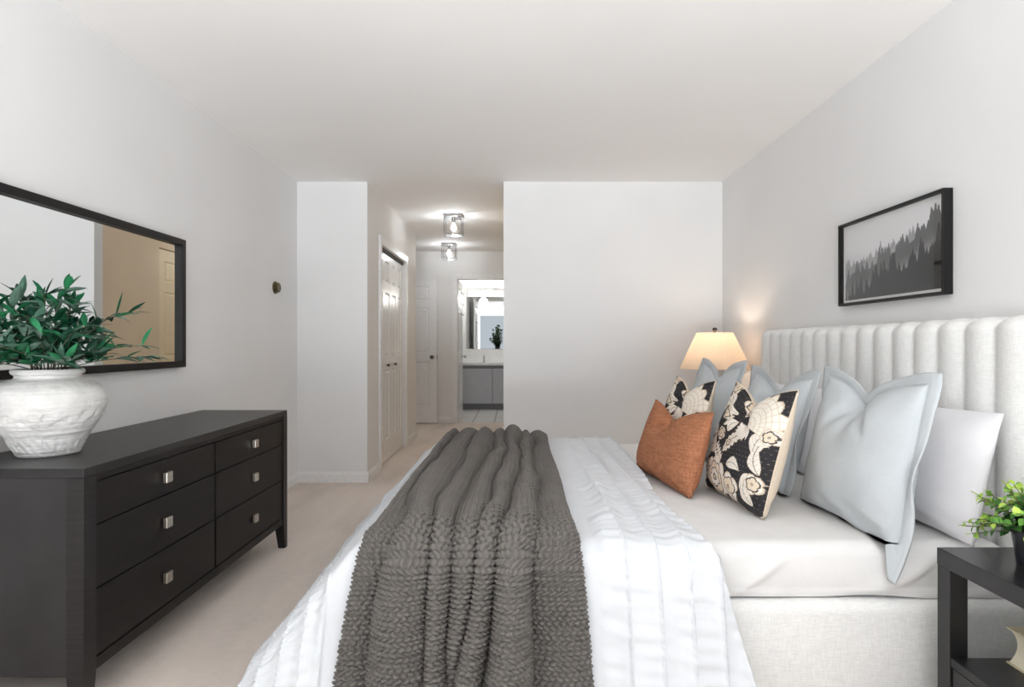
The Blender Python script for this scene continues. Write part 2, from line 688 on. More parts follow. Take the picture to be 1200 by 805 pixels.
def panel_slab(w, h, t, panels):
    """door slab: x 0..w, y 0 (front) .. t, z 0..h, with raised panels on the front"""
    xs = sorted({0, w, *[p[0] for p in panels], *[p[1] for p in panels]})
    zs = sorted({0, h, *[p[2] for p in panels], *[p[3] for p in panels]})
    bm = bmesh.new()

    def side(y):
        g = {}
        for x in xs:
            for z in zs:
                g[(x, z)] = bm.verts.new((x, y, z))
        fs = []
        for x0, x1 in zip(xs, xs[1:]):
            for z0, z1 in zip(zs, zs[1:]):
                f = bm.faces.new((g[(x0, z0)], g[(x1, z0)], g[(x1, z1)], g[(x0, z1)]))
                cx, cz = (x0 + x1) / 2, (z0 + z1) / 2
                if any(p[0] < cx < p[1] and p[2] < cz < p[3] for p in panels):
                    fs.append(f)
        return g, fs
    g0, f0 = side(0)
    g1, f1 = side(t)
    loop = [(x, 0) for x in xs] + [(w, z) for z in zs[1:]] + [(x, h) for x in xs[::-1][1:]] + [(0, z) for z in zs[::-1][1:-1]]
    n = len(loop)
    for k in range(n):
        a, b = loop[k], loop[(k + 1) % n]
        bm.faces.new((g0[a], g1[a], g1[b], g0[b]))
    bmesh.ops.recalc_face_normals(bm, faces=bm.faces)
    fs = f0 + f1
    bmesh.ops.inset_individual(bm, faces=fs, thickness=0.012, depth=-0.011)
    bmesh.ops.inset_individual(bm, faces=fs, thickness=0.006, depth=0.0)
    bmesh.ops.inset_individual(bm, faces=fs, thickness=0.022, depth=0.008)
    return bm


def place(bm, origin, ux, uy):
    """map local x->ux, y->uy (unit vectors), z up"""
    m = Matrix(((ux[0], uy[0], 0, origin[0]), (ux[1], uy[1], 0, origin[1]), (0, 0, 1, origin[2]), (0, 0, 0, 1)))
    bmesh.ops.transform(bm, matrix=m, verts=bm.verts)
    return bm


KNOB = [(0.026, 0.0), (0.026, 0.004), (0.011, 0.007), (0.010, 0.026), (0.018, 0.030), (0.0265, 0.038), (0.0285, 0.048), (0.024, 0.058), (0.012, 0.063), (0.002, 0.064)]
SMALLKNOB = [(0.009, 0.0), (0.008, 0.010), (0.014, 0.016), (0.0165, 0.024), (0.013, 0.031), (0.003, 0.033)]
six = lambda w: [(0.11 * w / .76, w / 2 - .05, 0.24, 0.86), (w / 2 + .05, w - .11 * w / .76, 0.24, 0.86),
                 (0.11 * w / .76, w / 2 - .05, 0.99, 1.62), (w / 2 + .05, w - .11 * w / .76, 0.99, 1.62),
                 (0.11 * w / .76, w / 2 - .05, 1.72, 1.92), (w / 2 + .05, w - .11 * w / .76, 1.72, 1.92)]

# closet bifold doors: two pairs of leaves
lw = (CY1 - CY0 - .012) / 4
for d in range(2):
    bms = []
    e = bpy.data.objects.new('door_%d' % (d + 1), None)
    e['kind'] = 'structure'
    e.location = (XC - .06, CY0 + .006 + 2 * lw * d, 0)
    COL.objects.link(e)
    for k in range(2):
        y0 = CY0 + .006 + lw * (2 * d + k)
        pan = [(.055, lw - .058, .20, .86), (.055, lw - .058, 0.99, 1.60), (.055, lw - .058, 1.70, 1.90)]
        s = panel_slab(lw - .004, CZ - .045, .03, pan)
        place(s, (XC - .032, y0 + .002, .012), (0, 1), (-1, 0))
        obj('door_leaf', s, M['door'], e)
    ky = (5.72, 6.06)[d]
    obj('door_knob', LATHE_DIR((XC - .032, ky, 0.92), (1, 0, 0), SMALLKNOB, 16), M['dark_metal'], e, angle=40)

# open entry door standing across the end of the hall
w3 = 0.78
d3x = -1.112
e = struct('door_3', place(panel_slab(w3, 2.05, .035, six(w3)), (d3x - w3, 8.40, .012), (1, 0), (0, 1)), M['door'])
obj('door_knob', LATHE_DIR((d3x - .065, 8.40, .94), (0, -1, 0), KNOB, 20), M['dark_metal'], e, angle=40)
obj('latch_plate', B(d3x - .001, d3x + .006, 8.406, 8.43, .915, .965), M['dark_metal'], e)
# bathroom door swung into the bathroom
w4 = DX1 - DX0 - .01
e = struct('door_4', place(panel_slab(w4, 2.03, .035, six(w4)), (DX0 + .004, YE + .10, .012), (0, 1), (-1, 0)), M['door'])
obj('door_knob', LATHE_DIR((DX0 + .004, YE + .10 + w4 - .065, .93), (1, 0, 0), KNOB, 20), M['chrome'], e, angle=40)
for zz in (1.87, 1.71, 1.56):
    bm = bmesh.new()
    tube(bm, [(DX0 + .006, 9.0, zz + .03), (DX0 + .02, 9.0, zz), (DX0 + .045, 9.0, zz - .005), (DX0 + .05, 9.0, zz + .02)], .006, 6)
    obj('hook', bm, M['dark_metal'], e, True)
# door across the hall, painted with the tan tint it takes in the mirror
w5 = 0.76
struct('door_5', place(panel_slab(w5, 2.03, .035, six(w5)), (-0.085, 5.74, .012), (0, 1), (1, 0)), M['door_cream'])

# ------------------------------------------------------------------ dresser
DF, DY0, DY1, DT = -1.27, 1.756, 3.318, 0.756
DB = -1.742
dresser = thing('dresser', 'long espresso brown six-drawer dresser under the wall mirror', 'dresser', ((DF + DB) / 2, (DY0 + DY1) / 2, 0))
obj('dresser_top', B(DB, DF, DY0, DY1, DT - .028, DT, .002), M['wood_top'], dresser)
PW = 0.052
for (xa, xb) in ((DF - PW, DF), (DB, DB + PW)):
    for (ya, yb) in ((DY0, DY0 + PW), (DY1 - PW, DY1)):
        bm = B(xa, xb, ya, yb, 0, DT - .0285)
        # taper below the case, on the inner faces only
        bmesh.ops.bisect_plane(bm, geom=bm.verts[:] + bm.edges[:] + bm.faces[:], plane_co=(0, 0, .14), plane_no=(0, 0, 1))
        for v in bm.verts:
            if v.co.z < .01:
                if abs(v.co.y - (DY0 + PW)) < 1e-5:
                    v.co.y -= .018
                if abs(v.co.y - (DY1 - PW)) < 1e-5:
                    v.co.y += .018
                if abs(v.co.x - (DF - PW)) < 1e-5:
                    v.co.x += .016
        obj('leg', bm, M['wood'], dresser)
cy0, cy1 = DY0 + PW + .0005, DY1 - PW - .0005
# carcass: a shallow tray-shaped body behind the drawer fronts
obj('case', B(DB + .004, DF - .024, DY0 + .006, DY1 - .006, .14, DT - .0285, .001), M['wood_side'], dresser)
obj('bottom_rail', B(DF - .0235, DF - .004, cy0, cy1, .135, .172, .001), M['wood_h'], dresser)
obj('top_rail', B(DF - .0235, DF - .004, cy0, cy1, .708, DT - .0285, .001), M['wood_h'], dresser)
ym = (cy0 + cy1) / 2
obj('center_rail', B(DF - .0235, DF - .012, ym - .004, ym + .004, .1725, .7075), M['wood_h'], dresser)
for (ya, yb) in ((cy0 + .003, ym - .0065), (ym + .0065, cy1 - .003)):
    for (za, zb) in ((.575, .704), (.381, .571), (.176, .377)):
        d = obj('drawer', B(DF - .0235, DF - .006, ya, yb, za, zb, .0015), M['wood_h'], dresser)
        yc, zc = (ya + yb) / 2, (za + zb) / 2
        bm = bmesh.new()
        box(bm, DF - .002, DF + .014, yc - .019, yc + .019, zc - .019, zc + .019, .0025)
        box(bm, DF - .007, DF - .0018, yc - .008, yc + .008, zc - .008, zc + .008)
        obj('drawer_pull', bm, M['nickel'], d)

# ------------------------------------------------------------------ wall mirror
mir = thing('wall_mirror', 'large rectangular black-framed mirror hanging above the dresser', 'mirror', (XL, 2.45, 1.0))
MY0, MY1, MZ0, MZ1 = 1.72, 3.153, 1.001, 1.670
obj('mirror_frame', ring_frame('x', XL + .001, XL + .034, MY0, MY1, MZ0, MZ1, .032), M['black_frame'], mir)
obj('mirror_glass', B(XL + .006, XL + .012, MY0 + .031, MY1 - .031, MZ0 + .031, MZ1 - .031), M['mirror'], mir)

# thermostat on the left wall
th = thing('thermostat', 'small round antique brass thermostat dial on the left wall', 'thermostat', (XL, 4.40, 1.538))
obj('base_ring', LATHE_DIR((XL, 4.40, 1.538), (1, 0, 0), [(.046, 0), (.047, .006), (.043, .010), (.036, .012)], 40), M['bronze'], th, angle=40)
obj('dial', LATHE_DIR((XL + .0122, 4.40, 1.538), (1, 0, 0), [(.035, 0), (.037, .006), (.036, .017), (.031, .020), (.030, .017), (.020, .016), (.002, .018)], 40), M['bronze'], th, angle=40)

# ------------------------------------------------------------------ hall ceiling lights
def ceiling_light(x, y, label):
    s = .088
    t = thing('ceiling_light', label, 'ceiling light', (x, y, H), 'glass cube ceiling lights in the hall')
    obj('mount_plate', B(x - s - .006, x + s + .006, y - s - .006, y + s + .006, H - .026, H - .0005, .003), M['chrome'], t)
    zt, zb = H - .027, H - .20
    fr = bmesh.new()
    for sx in (-1, 1):
        for sy in (-1, 1):
            box(fr, x + sx * s - .005, x + sx * s + .005, y + sy * s - .005, y + sy * s + .005, zb, zt)
    for sgn in (-1, 1):
        box(fr, x - s + .005, x + s - .005, y + sgn * s - .004, y + sgn * s + .004, zb, zb + .008)
        box(fr, x + sgn * s - .004, x + sgn * s + .004, y - s + .005, y + s - .005, zb, zb + .008)
    obj('cage', fr, M['chrome'], t)
    g = bmesh.new()
    q = s - .006
    pts = [(x - q, y - q), (x + q, y - q), (x + q, y + q), (x - q, y + q)]
    lo = [g.verts.new((a, b, zb + .009)) for a, b in pts]
    hi = [g.verts.new((a, b, zt)) for a, b in pts]
    g.faces.new(lo)
    for k in range(4):
        g.faces.new((lo[k], lo[(k + 1) % 4], hi[(k + 1) % 4], hi[k]))
    obj('glass_shade', g, M['glass'], t)
    so = bmesh.new()
    lathe(so, x, y, [(.018, zt), (.018, zt - .045), (.014, zt - .048)], 20)
    obj('socket', so, M['chrome'], t, angle=40)
    bl = bmesh.new()
    lathe(bl, x, y, [(.012, zt - .049), (.016, zt - .06), (.028, zt - .085), (.030, zt - .10), (.024, zt - .118), (.010, zt - .128), (.001, zt - .129)], 20)
    obj('bulb', bl, M['bulb'], t, True)
    L = point_light('bulb_light', (0, 0, 0), 7.0, (0.88, .94, 1.0), .03)
    L.parent = t
    L.location = (0, 0, -.165)
    return t


ceiling_light(-.64, 6.14, 'clear glass cube ceiling light hanging nearer the bedroom in the hall')
ceiling_light(-.88, 7.88, 'smaller-looking clear glass cube ceiling light at the far end of the hall')

# ------------------------------------------------------------------ bathroom
VY, VX0, VX1 = 10.2, -.93, 1.19
van = thing('bathroom_vanity', 'grey two-door bathroom vanity cabinet beyond the open doorway', 'cabinet', (0, 10.45, 0))
obj('toe_kick', B(VX0, VX1, VY + .05, YB - .002, 0, .10), M['toe'], van)
obj('cabinet_body', B(VX0, VX1, VY + .02, YB - .002, .1005, .755), M['toe'], van)
x = VX0 + .004
for k in range(4):
    obj('cabinet_door', B(x, x + .52, VY, VY + .0195, .104, .70, .002), M['vanity'], van)
    x += .53
ct = thing('countertop', 'white bathroom countertop with low backsplash on the grey vanity', 'countertop', (0, 10.45, .7555))
obj('worktop', B(VX0 - .03, VX1, VY - .02, YB - .002, .7555, .80, .004), M['white_gloss'], ct)
obj('backsplash', B(VX0 - .03, VX1, YB - .18, YB - .002, .8005, 1.03, .003), M['white_gloss'], ct)
fa = thing('faucet', 'chrome bathroom faucet on the white countertop', 'faucet', (-.56, 10.5, .80))
bm = bmesh.new()
tube(bm, [(-.56, 10.5, .801), (-.56, 10.5, .89), (-.56, 10.47, .915), (-.56, 10.40, .91), (-.56, 10.37, .885)], [.02, .016, .015, .013, .012], 10)
obj('spout', bm, M['chrome'], fa, True)
bm = bmesh.new()
tube(bm, [(-.56, 10.5, .898), (-.56, 10.51, .93), (-.56, 10.55, .945)], [.008, .008, .006], 8)
obj('handle', bm, M['chrome'], fa, True)
bmr = thing('bathroom_mirror', 'frameless rectangular mirror over the bathroom vanity', 'mirror', (0, YB, 1.03))
obj('mirror_glass', B(-.89, 1.1, YB - .012, YB - .001, 1.035, 1.97, .002), M['mirror'], bmr)
lb = thing('vanity_light', 'white strip light with round glowing globes above the bathroom mirror', 'wall light', (0, YB, 2.03))
obj('light_bar', B(-.86, .5, YB - .05, YB - .001, 1.975, 2.09, .004), M['white_gloss'], lb)
x = -.745
for k in range(8):
    bm = bmesh.new()
    bmesh.ops.create_uvsphere(bm, u_segments=20, v_segments=12, radius=.05)
    bmesh.ops.translate(bm, verts=bm.verts, vec=(x, YB - .095, 2.032))
    obj('globe', bm, M['globe'], lb, True)
    x += .155
for k, xx in enumerate((-.6, -.1)):
    L = point_light('vanity_glow', (xx, YB - .35, 1.9), 7.0, (1.0, .98, .95), .08)

# ------------------------------------------------------------------ bed
MT = 0.50                                       # mattress top
MY_0, MY_1, MX_0, MX_1 = 1.86, 3.79, -.47, 1.54
bed = thing('bed', 'king bed upholstered in pale linen with a channel-tufted headboard', 'bed', (.55, 2.82, 0))
bm = B(-.50, 1.56, 1.81, 3.84, .035, .335, .035, 5)
obj('base', bm, M['linen'], bed, angle=60)
for xx in (-.4, 1.4):
    for yy in (1.95, 3.7):
        obj('foot', B(xx - .03, xx + .03, yy - .03, yy + .03, 0, .0345), M['black_lacquer'], bed)
# headboard: vertical channels
hy0, hy1, nch = 1.69, 3.82, 16
cw = (hy1 - hy0) / nch
ny = nch * 14 + 1
ys = np.linspace(hy0, hy1, ny)
ztop, xf, xb = 1.197, 1.575, 1.668
prof = []
r = .034
for z in np.linspace(.05, ztop - r, 24):
    prof.append((xf, z, -1, 0))
for a in np.linspace(0, PI / 2, 9)[1:]:
    prof.append((xf + r - r * math.cos(a), ztop - r + r * math.sin(a), -math.cos(a), math.sin(a)))
prof += [(xb - .02, ztop, 0, 1), (xb - .004, ztop - .006, 0, .8), (xb, ztop - .03, 0, 0)]
for z in (.9, .5, .05):
    prof.append((xb, z, 0, 0))
V = []
for (px, pz, nx, nz) in prof:
    ph = (ys - hy0) / cw
    bulge = .024 * np.abs(np.sin(PI * ph)) ** 0.62
    endr = np.minimum(ys - hy0, hy1 - ys)
    bulge = bulge * np.clip(endr / .012, 0, 1)
    V.append(np.stack([px + nx * bulge, ys, pz + nz * bulge * .75], 1))
V = np.concatenate(V)
nr = len(prof)
fs = grid_faces(nr, ny)
# close both ends with quads strips (fan of the profile)
extra = []
for j in (0, ny - 1):
    loop = [i * ny + j for i in range(nr)]
    extra.append(loop if j == 0 else loop[::-1])
faces = [tuple(f) for f in fs] + [tuple(e) for e in extra]
faces += [((nr - 1) * ny + j, j, j + 1, (nr - 1) * ny + j + 1) for j in range(ny - 1)]
npmesh('headboard', V, faces, M['linen'], bed)

# mattress with fitted sheet: rounded slab, gently wrinkled
nx_, ny_ = 130, 130
mat_ = thing('mattress', 'white sheeted mattress lying on the pale linen bed base', 'mattress', (.55, 2.82, .336))


def rounded_slab(x0, x1, y0, y1, z0, z1, rad, nx_, ny_, wr):
    """top and four sides as one draped grid (u,v run over the edges and down)"""
    hgt = z1 - z0
    u = np.concatenate([-np.linspace(1, 0, 16)[:-1], np.linspace(0, 1, nx_), 1 + np.linspace(0, 1, 16)[1:]])
    v = np.concatenate([-np.linspace(1, 0, 16)[:-1], np.linspace(0, 1, ny_), 1 + np.linspace(0, 1, 16)[1:]])
    U, W = np.meshgrid(u, v, indexing='ij')
    X = x0 + np.clip(U, 0, 1) * (x1 - x0)
    Y = y0 + np.clip(W, 0, 1) * (y1 - y0)
    dx = np.maximum(-U, 0) + np.maximum(U - 1, 0)
    dy = np.maximum(-W, 0) + np.maximum(W - 1, 0)
    d = np.maximum(dx, dy)
    Z = z1 - d * hgt
    # round the rim
    ex = np.minimum(X - x0, x1 - X)
    ey = np.minimum(Y - y0, y1 - Y)
    e = np.minimum(ex, ey)
    q = np.clip(1 - e / rad, 0, 1)
    Z = Z - (d == 0) * rad * .6 * q ** 2.2
    Z = np.where(d > 0, z1 - rad * .6 - d * (hgt - rad * .6), Z)
    return U, W, X, Y, Z, d


U, W, X, Y, Z, d = rounded_slab(MX_0, MX_1, MY_0, MY_1, .337, MT, .05, nx_, ny_, 0)
top = (d == 0)
wr = .0014 * wob(X * 1.0, Y * 1.3, 3, 9) + -.002 + .0008 * wob(X + Y * .4, Y * .35, 5, 38)
Z = Z + np.where(top, wr, 0)
near = (W < 0)
sag = np.abs(np.sin(X * 7.0 + .6 * np.sin(X * 17))) ** 3
diag = np.maximum(0, np.sin((X * 16 + d * 3.6) + .8 * np.sin(X * 9))) ** 5
Y = Y - np.where(near, .010 * np.sin(d * PI * .9) + .018 * diag * np.sin(d * PI) + .012 * (d > .85) * (wob(X, X * 0, 8, 22) * .5 + .6) , 0)
Z = Z + np.where(near & (d > .9), .006 * wob(X, X * 0, 12, 14), 0)
Z = np.maximum(Z, .3365)
npmesh('fitted_sheet', np.stack([X, Y, Z], -1).reshape(-1, 3), grid_faces(*X.shape), M['sheet'], mat_)
obj('mattress_core', B(MX_0 + .02, MX_1 - .02, MY_0 + .02, MY_1 - .02, .338, .44, .02), M['white_cotton'], mat_)

# ------------------------------------------------------------------ bedding drapery
XE, YE0, YE1, ZT = -.435, 1.865, 3.775, .520


def drape(xf, yf, foot_ang=49, near_ang=73, rb=.10):
    """flat cloth coordinates -> place on the bed, over the foot and over both sides"""
    def bend(d, ang):
        d = np.maximum(d, 0)
        A = math.radians(ang)
        la = rb * A
        t = np.minimum(d, la) / rb
        o = rb * np.sin(t)
        z = rb * (1 - np.cos(t))
        e = np.maximum(d - la, 0)
        return o + e * math.cos(A), z + e * math.sin(A)
    ox, zx = bend(XE - xf, foot_ang)
    on, zn = bend(YE0 - yf, near_ang)
    of, zf = bend(yf - YE1, near_ang)
    p = 3.0
    zz = (zx ** p + zn ** p + zf ** p) ** (1 / p)
    X = np.maximum(xf, XE) - ox
    Yv = np.clip(yf, YE0, YE1) - on + of
    return X, Yv, np.maximum(ZT - zz, .02)


def normals(X, Y, Z):
    P = np.stack([X, Y, Z], -1)
    du = np.gradient(P, axis=0)
    dv = np.gradient(P, axis=1)
    n = np.cross(du, dv)
    n /= np.linalg.norm(n, axis=-1, keepdims=True) + 1e-9
    return n


# white coverlet with ruffled pleats running across the bed
u = np.linspace(0, 1, 660)
v = np.linspace(1.37, 4.2, 400)
Uc, Yf = np.meshgrid(u, v, indexing='ij')
hang = np.maximum(YE0 - Yf, 0)
right = .60 - .04 * sstep(3.2, 2.0, Yf) + .26 * hang + .012 * wob(Yf, Yf * 0, 31, 5)
left = -.995 + .012 * wob(Yf, Yf * 0, 33, 6) - .02 * np.sin(Yf * 5)
Xf = left + (right - left) * Uc
X, Y, Z = drape(Xf, Yf)
n = normals(X, Y, Z)
sp = .092
warp = Xf + .010 * wob(Xf, Yf, 35, 3.0)
ph = (warp / sp) % 1.0 - .5
ridge = np.exp(-(ph / .045) ** 2)
ruffle = .0035 * np.sin(Yf * 2 * PI / .021 + 2.2 * wob(Xf * 2, Yf, 37, 9))
puff = .007 * np.cos(PI * ph) ** 2 * (1 - ridge)
disp = .004 + puff + ridge * (.013 + 1.2 * ruffle) \
    + .0036 * wob(Xf * .5, Yf * 1.7, 39, 70) * (1 - ridge) \
    + .006 * wob(Xf * 1.5, Yf * .5, 41, 12) * (.35 + .65 * sstep(0, .2, hang)) \
    + .010 * sstep(0, .35, XE - Xf) * wob(Yf * 1.3, Xf * .25, 43, 9)
lump = .022 * np.exp(-((Xf - .36 - .10 * (Yf - 2.6)) / .045) ** 2) * sstep(1.55, 2.1, Yf) * sstep(3.7, 2.9, Yf)
disp = disp + np.maximum(lump, 0)
under = sstep(-.61, -.57, Xf) * sstep(.28, .235, Xf)
disp = disp * (1 - under) + .002 * under
P = np.stack([X, Y, Z], -1) + n * np.sign((n[300, 200, 2])) * disp[..., None]
P[..., 2] = np.maximum(P[..., 2], .012)
cov = npmesh('coverlet', P.reshape(-1, 3), grid_faces(*X.shape), M['coverlet'])
so = cov.modifiers.new('thickness', 'SOLIDIFY')
so.thickness = .012
so.offset = -1.0 if n[300, 200, 2] > 0 else 1.0
tag(cov, 'white ruffled-stripe coverlet spread over the foot half of the bed', 'coverlet')

# grey chunky knit throw bunched across the coverlet
NU, NV = 420, 1400
u = np.linspace(0, 1, NU)
v = np.linspace(1.36, 3.97, NV)
Ut, Yf = np.meshgrid(u, v, indexing='ij')
yk = [1.35, 1.6, 1.9, 2.2, 2.6, 3.1, 3.8]
VAL = [[-.53, -.50, -.455, -.447, -.442, -.435, -.41],
       [-.42, -.405, -.36, -.40, -.405, -.40, -.365],
       [-.255, -.25, -.265, -.268, -.26, -.248, -.245],
       [-.195, -.19, -.185, -.20, -.17, -.125, -.14],
       [-.165, -.13, -.11, -.09, -.07, -.05, -.06],
       [-.105, -.085, -.04, .0, .012, .03, .035],
       [.02, .045, .072, .076, .08, .088, .088],
       [.215, .205, .190, .186, .185, .188, .192]]
yv = np.linspace(1.36, 3.97, NV)
cur = []
for i_, row_ in enumerate(VAL):
    c_ = np.interp(yv, yk, row_)
    ker = np.hanning(161)
    ker /= ker.sum()
    c_ = np.convolve(np.pad(c_, 80, mode='edge'), ker, 'valid')
    c_ = c_ + (.010 * np.sin(yv * 6 + i_ * 2.1) + .006 * np.sin(yv * 13 + i_ * 1.3) if 0 < i_ < 7 else .005 * np.sin(yv * 5 + i_))
    cur.append(c_)
cur = np.array(cur)
for i_ in range(1, len(cur)):
    cur[i_] = np.maximum(cur[i_], cur[i_ - 1] + .028)
Xf = cur[0] + (cur[-1] - cur[0]) * Ut
hang = np.maximum(YE0 - Yf, 0)
fold = np.zeros_like(Xf)
HT = [.018, .058, .050, .050, .064, .070, .026]
for i_ in range(len(cur) - 1):
    lo, hi = cur[i_], cur[i_ + 1]
    t_ = (Xf - lo) / (hi - lo)
    wdt = hi - lo
    am = np.minimum(HT[i_] * (1 + .22 * np.sin(Yf * (2.3 + .4 * i_) + i_ * 1.7)), wdt * .85)
    am = am * (1 + .9 * sstep(.0, .22, hang))
    if i_ == 0:
        am = am * (1 + 1.2 * sstep(2.0, 2.6, Yf))
    sk = np.clip(t_, 0, 1) ** (1.0 + .3 * math.sin(i_ * 2.5))
    fold = np.where((t_ >= 0) & (t_ <= 1), am * np.sin(PI * sk) ** .62, fold)
ker = np.hanning(9)
ker /= ker.sum()
fold = np.apply_along_axis(lambda c: np.convolve(np.pad(c, 4, mode='edge'), ker, 'valid'), 0, fold)
fold += .004 * np.maximum(0, wob(Xf * 3, Yf * .8, 53, 14)) * sstep(0, .06, Ut) * sstep(1, .94, Ut)
X, Y, Z = drape(Xf, Yf)
n = normals(X, Y, Z)
sg = 1.0 if n[NU // 2, NV // 2, 2] > 0 else -1.0
# knit relief: rows of slanted loops laid out along the cloth, not along the bed
cu, cv = .0200, .0128
dX = np.diff(Xf, axis=0)
dF = np.diff(fold, axis=0)
su = np.concatenate([np.zeros((1, NV)), np.cumsum(np.sqrt(dX ** 2 + dF ** 2), 0)])
su = su - su[NU // 2]
sv = Yf + .10 * fold
row = np.floor(sv / cv)
b = (su / cu + .5 * (row % 2)) % 1.0 - .5
a = (sv / cv) % 1.0 - .5
tilt = np.where(row % 2 == 0, .8, -.8)
kn = np.sqrt(np.maximum(0, 1 - (b / .47) ** 2 - ((a + tilt * b * .8) / .46) ** 2))
edge = sstep(0, .012, Ut) * sstep(1, .988, Ut)
disp = (.012 + fold) * edge + .007 * (1 - edge)
P = np.stack([X, Y, Z], -1) + n * sg * disp[..., None]
n1 = normals(P[..., 0], P[..., 1], P[..., 2])
P = P + n1 * sg * (.0125 * kn * edge)[..., None]
P[..., 2] = np.maximum(P[..., 2], .02)
thr = npmesh('throw_blanket', P.reshape(-1, 3), grid_faces(NU, NV), M['knit'])
tag(thr, 'grey chunky knitted throw bunched across the white coverlet', 'blanket')


# ------------------------------------------------------------------ pillows
def hexlin(c):
    return np.array(lin(c))


def floral(n, seed):
    """printed pattern raster: cream flowers and leaves on charcoal; (u right, v up) in 0..1"""
    r = np.random.default_rng(seed)
    uu, vv = np.meshgrid(np.linspace(0, 1, n), np.linspace(0, 1, n), indexing='ij')
    img = np.zeros((n, n, 3)) + hexlin((52, 50, 52))
    cream, tan_, dark = hexlin((232, 225, 215)), hexlin((208, 190, 168)), hexlin((66, 60, 58))

    def put(mask, c):
        img[mask] = c

    def leaf(cx, cy, L, wd, ang, vein=True, teeth=0.0, c=cream):
        p = ((uu - cx) * math.cos(ang) + (vv - cy) * math.sin(ang)) / L
        q = (-(uu - cx) * math.sin(ang) + (vv - cy) * math.cos(ang)) / L
        pc = np.clip(p, 0, 1)
        q = q - .18 * np.sin(PI * pc)
        wdt = wd / L * np.sin(PI * pc ** .8) * (1 + teeth * np.sin(pc * 40))
        m = (p > 0) & (p < 1) & (np.abs(q) < wdt)
        put((p > -.02) & (p < 1.02) & (np.abs(q) < wdt + .018) & (p > 0), tan_)
        put(m, c)
        if vein:
            put(m & (np.abs(q) < .014), dark)
            put(m & (np.abs(((p * 6 - np.abs(q) * 5) % 1.0) - .5) < .08) & (np.abs(q) < wdt * .85), tan_)

    def flower(cx, cy, R, np_, ang, rings=3):
        for k in range(rings):
            Rk = R * (1 - .30 * k)
            th = np.arctan2(vv - cy, uu - cx) + ang + .5 * k
            rr = np.hypot(uu - cx, vv - cy)
            edge = Rk * (.70 + .30 * np.abs(np.cos(th * np_ / 2)) ** .5)
            put(rr < edge + .010, dark if k else tan_)
            put(rr < edge, cream if k % 2 == 0 else hexlin((222, 206, 184)))
            put((rr < edge * .95) & (rr > edge * .42) & (np.abs(np.sin(th * np_ * 1.5)) < .10), tan_)
        put(np.hypot(uu - cx, vv - cy) < R * .16, dark)
        put(np.hypot(uu - cx, vv - cy) < R * .10, tan_)

    def fan(cx, cy, R, ang, spread):
        th = (np.arctan2(vv - cy, uu - cx) - ang + PI) % (2 * PI) - PI
        rr = np.hypot(uu - cx, vv - cy)
        edge = R * (.86 + .14 * np.abs(np.cos(th * 7)))
        m = (np.abs(th) < spread) & (rr < edge)
        put((np.abs(th) < spread + .04) & (rr < edge + .012), tan_)
        put(m, hexlin((236, 229, 217)))
        put(m & (np.abs(np.sin(th * 14)) < .16), tan_)
        put(m & ((rr / R * 7) % 1.0 < .16), hexlin((214, 200, 180)))
        for k in range(9):
            a = ang + PI + (k - 4) * .33
            leaf(cx - .01 * math.cos(ang), cy, R * .42, R * .055, a, False)

    def sprig(x0, y0, ang, L, k=5):
        for i in range(k):
            t = i / k
            x, y = x0 + math.cos(ang) * L * t, y0 + math.sin(ang) * L * t
            leaf(x, y, L * .36, L * .075, ang + .9, False)
            leaf(x, y, L * .36, L * .075, ang - .9, False)
        d = np.abs(-(uu - x0) * math.sin(ang) + (vv - y0) * math.cos(ang))
        a = (uu - x0) * math.cos(ang) + (vv - y0) * math.sin(ang)
        put((d < .005) & (a > 0) & (a < L), tan_)

    sprig(.06, .42, 1.9, .22)
    sprig(.90, .50, 1.3, .20)
    sprig(.48, .30, 2.5, .20)
    leaf(.02, .60, .26, .05, .9)
    leaf(.05, .48, .22, .055, .25)
    leaf(.46, .40, .34, .075, .55, True, .16)
    leaf(.30, .34, .20, .07, 1.9)
    leaf(.24, .32, .20, .06, 2.6)
    leaf(.86, .44, .22, .07, 1.1)
    leaf(.95, .30, .22, .05, 1.8)
    leaf(.10, .90, .24, .05, -.6)
    leaf(.05, .80, .20, .05, .1)
    leaf(.36, .80, .18, .045, 2.7)
    leaf(.30, .64, .18, .05, .6)
    leaf(.16, .10, .2, .05, 2.6)
    leaf(.80, .14, .22, .06, .5)
    leaf(.92, .06, .18, .05, 2.0)
    fan(.70, .66, .33, .72, 1.05)
    flower(.40, .14, .19, 7, .3)
    flower(.66, .12, .11, 5, .8, 2)
    flower(.34, .55, .062, 5, .2, 2)
    flower(.25, .74, .055, 5, .9, 2)
    flower(.18, .20, .075, 6, .2, 2)
    flower(.92, .22, .07, 5, .5, 2)
    flower(.12, .98, .08, 6, .5, 2)
    flower(.45, .96, .075, 6, .1, 2)
    leaf(.55, .86, .16, .05, -.5)
    leaf(.42, .62, .20, .05, 1.2)
    leaf(.60, .30, .18, .05, -.1)
    leaf(.12, .33, .18, .06, .5)
    flower(.95, .60, .06, 5, .4, 2)
    flower(.52, .50, .045, 5, .4, 2)
    # hand-stitched fleck rows
    fl = (np.abs((vv * 26) % 1 - .5) < .06) & (np.abs((uu * 30 + np.floor(vv * 26) * .5) % 1 - .5) < .14)
    dk = img.sum(-1) < .2
    put(fl & dk, hexlin((120, 112, 106)))
    return img


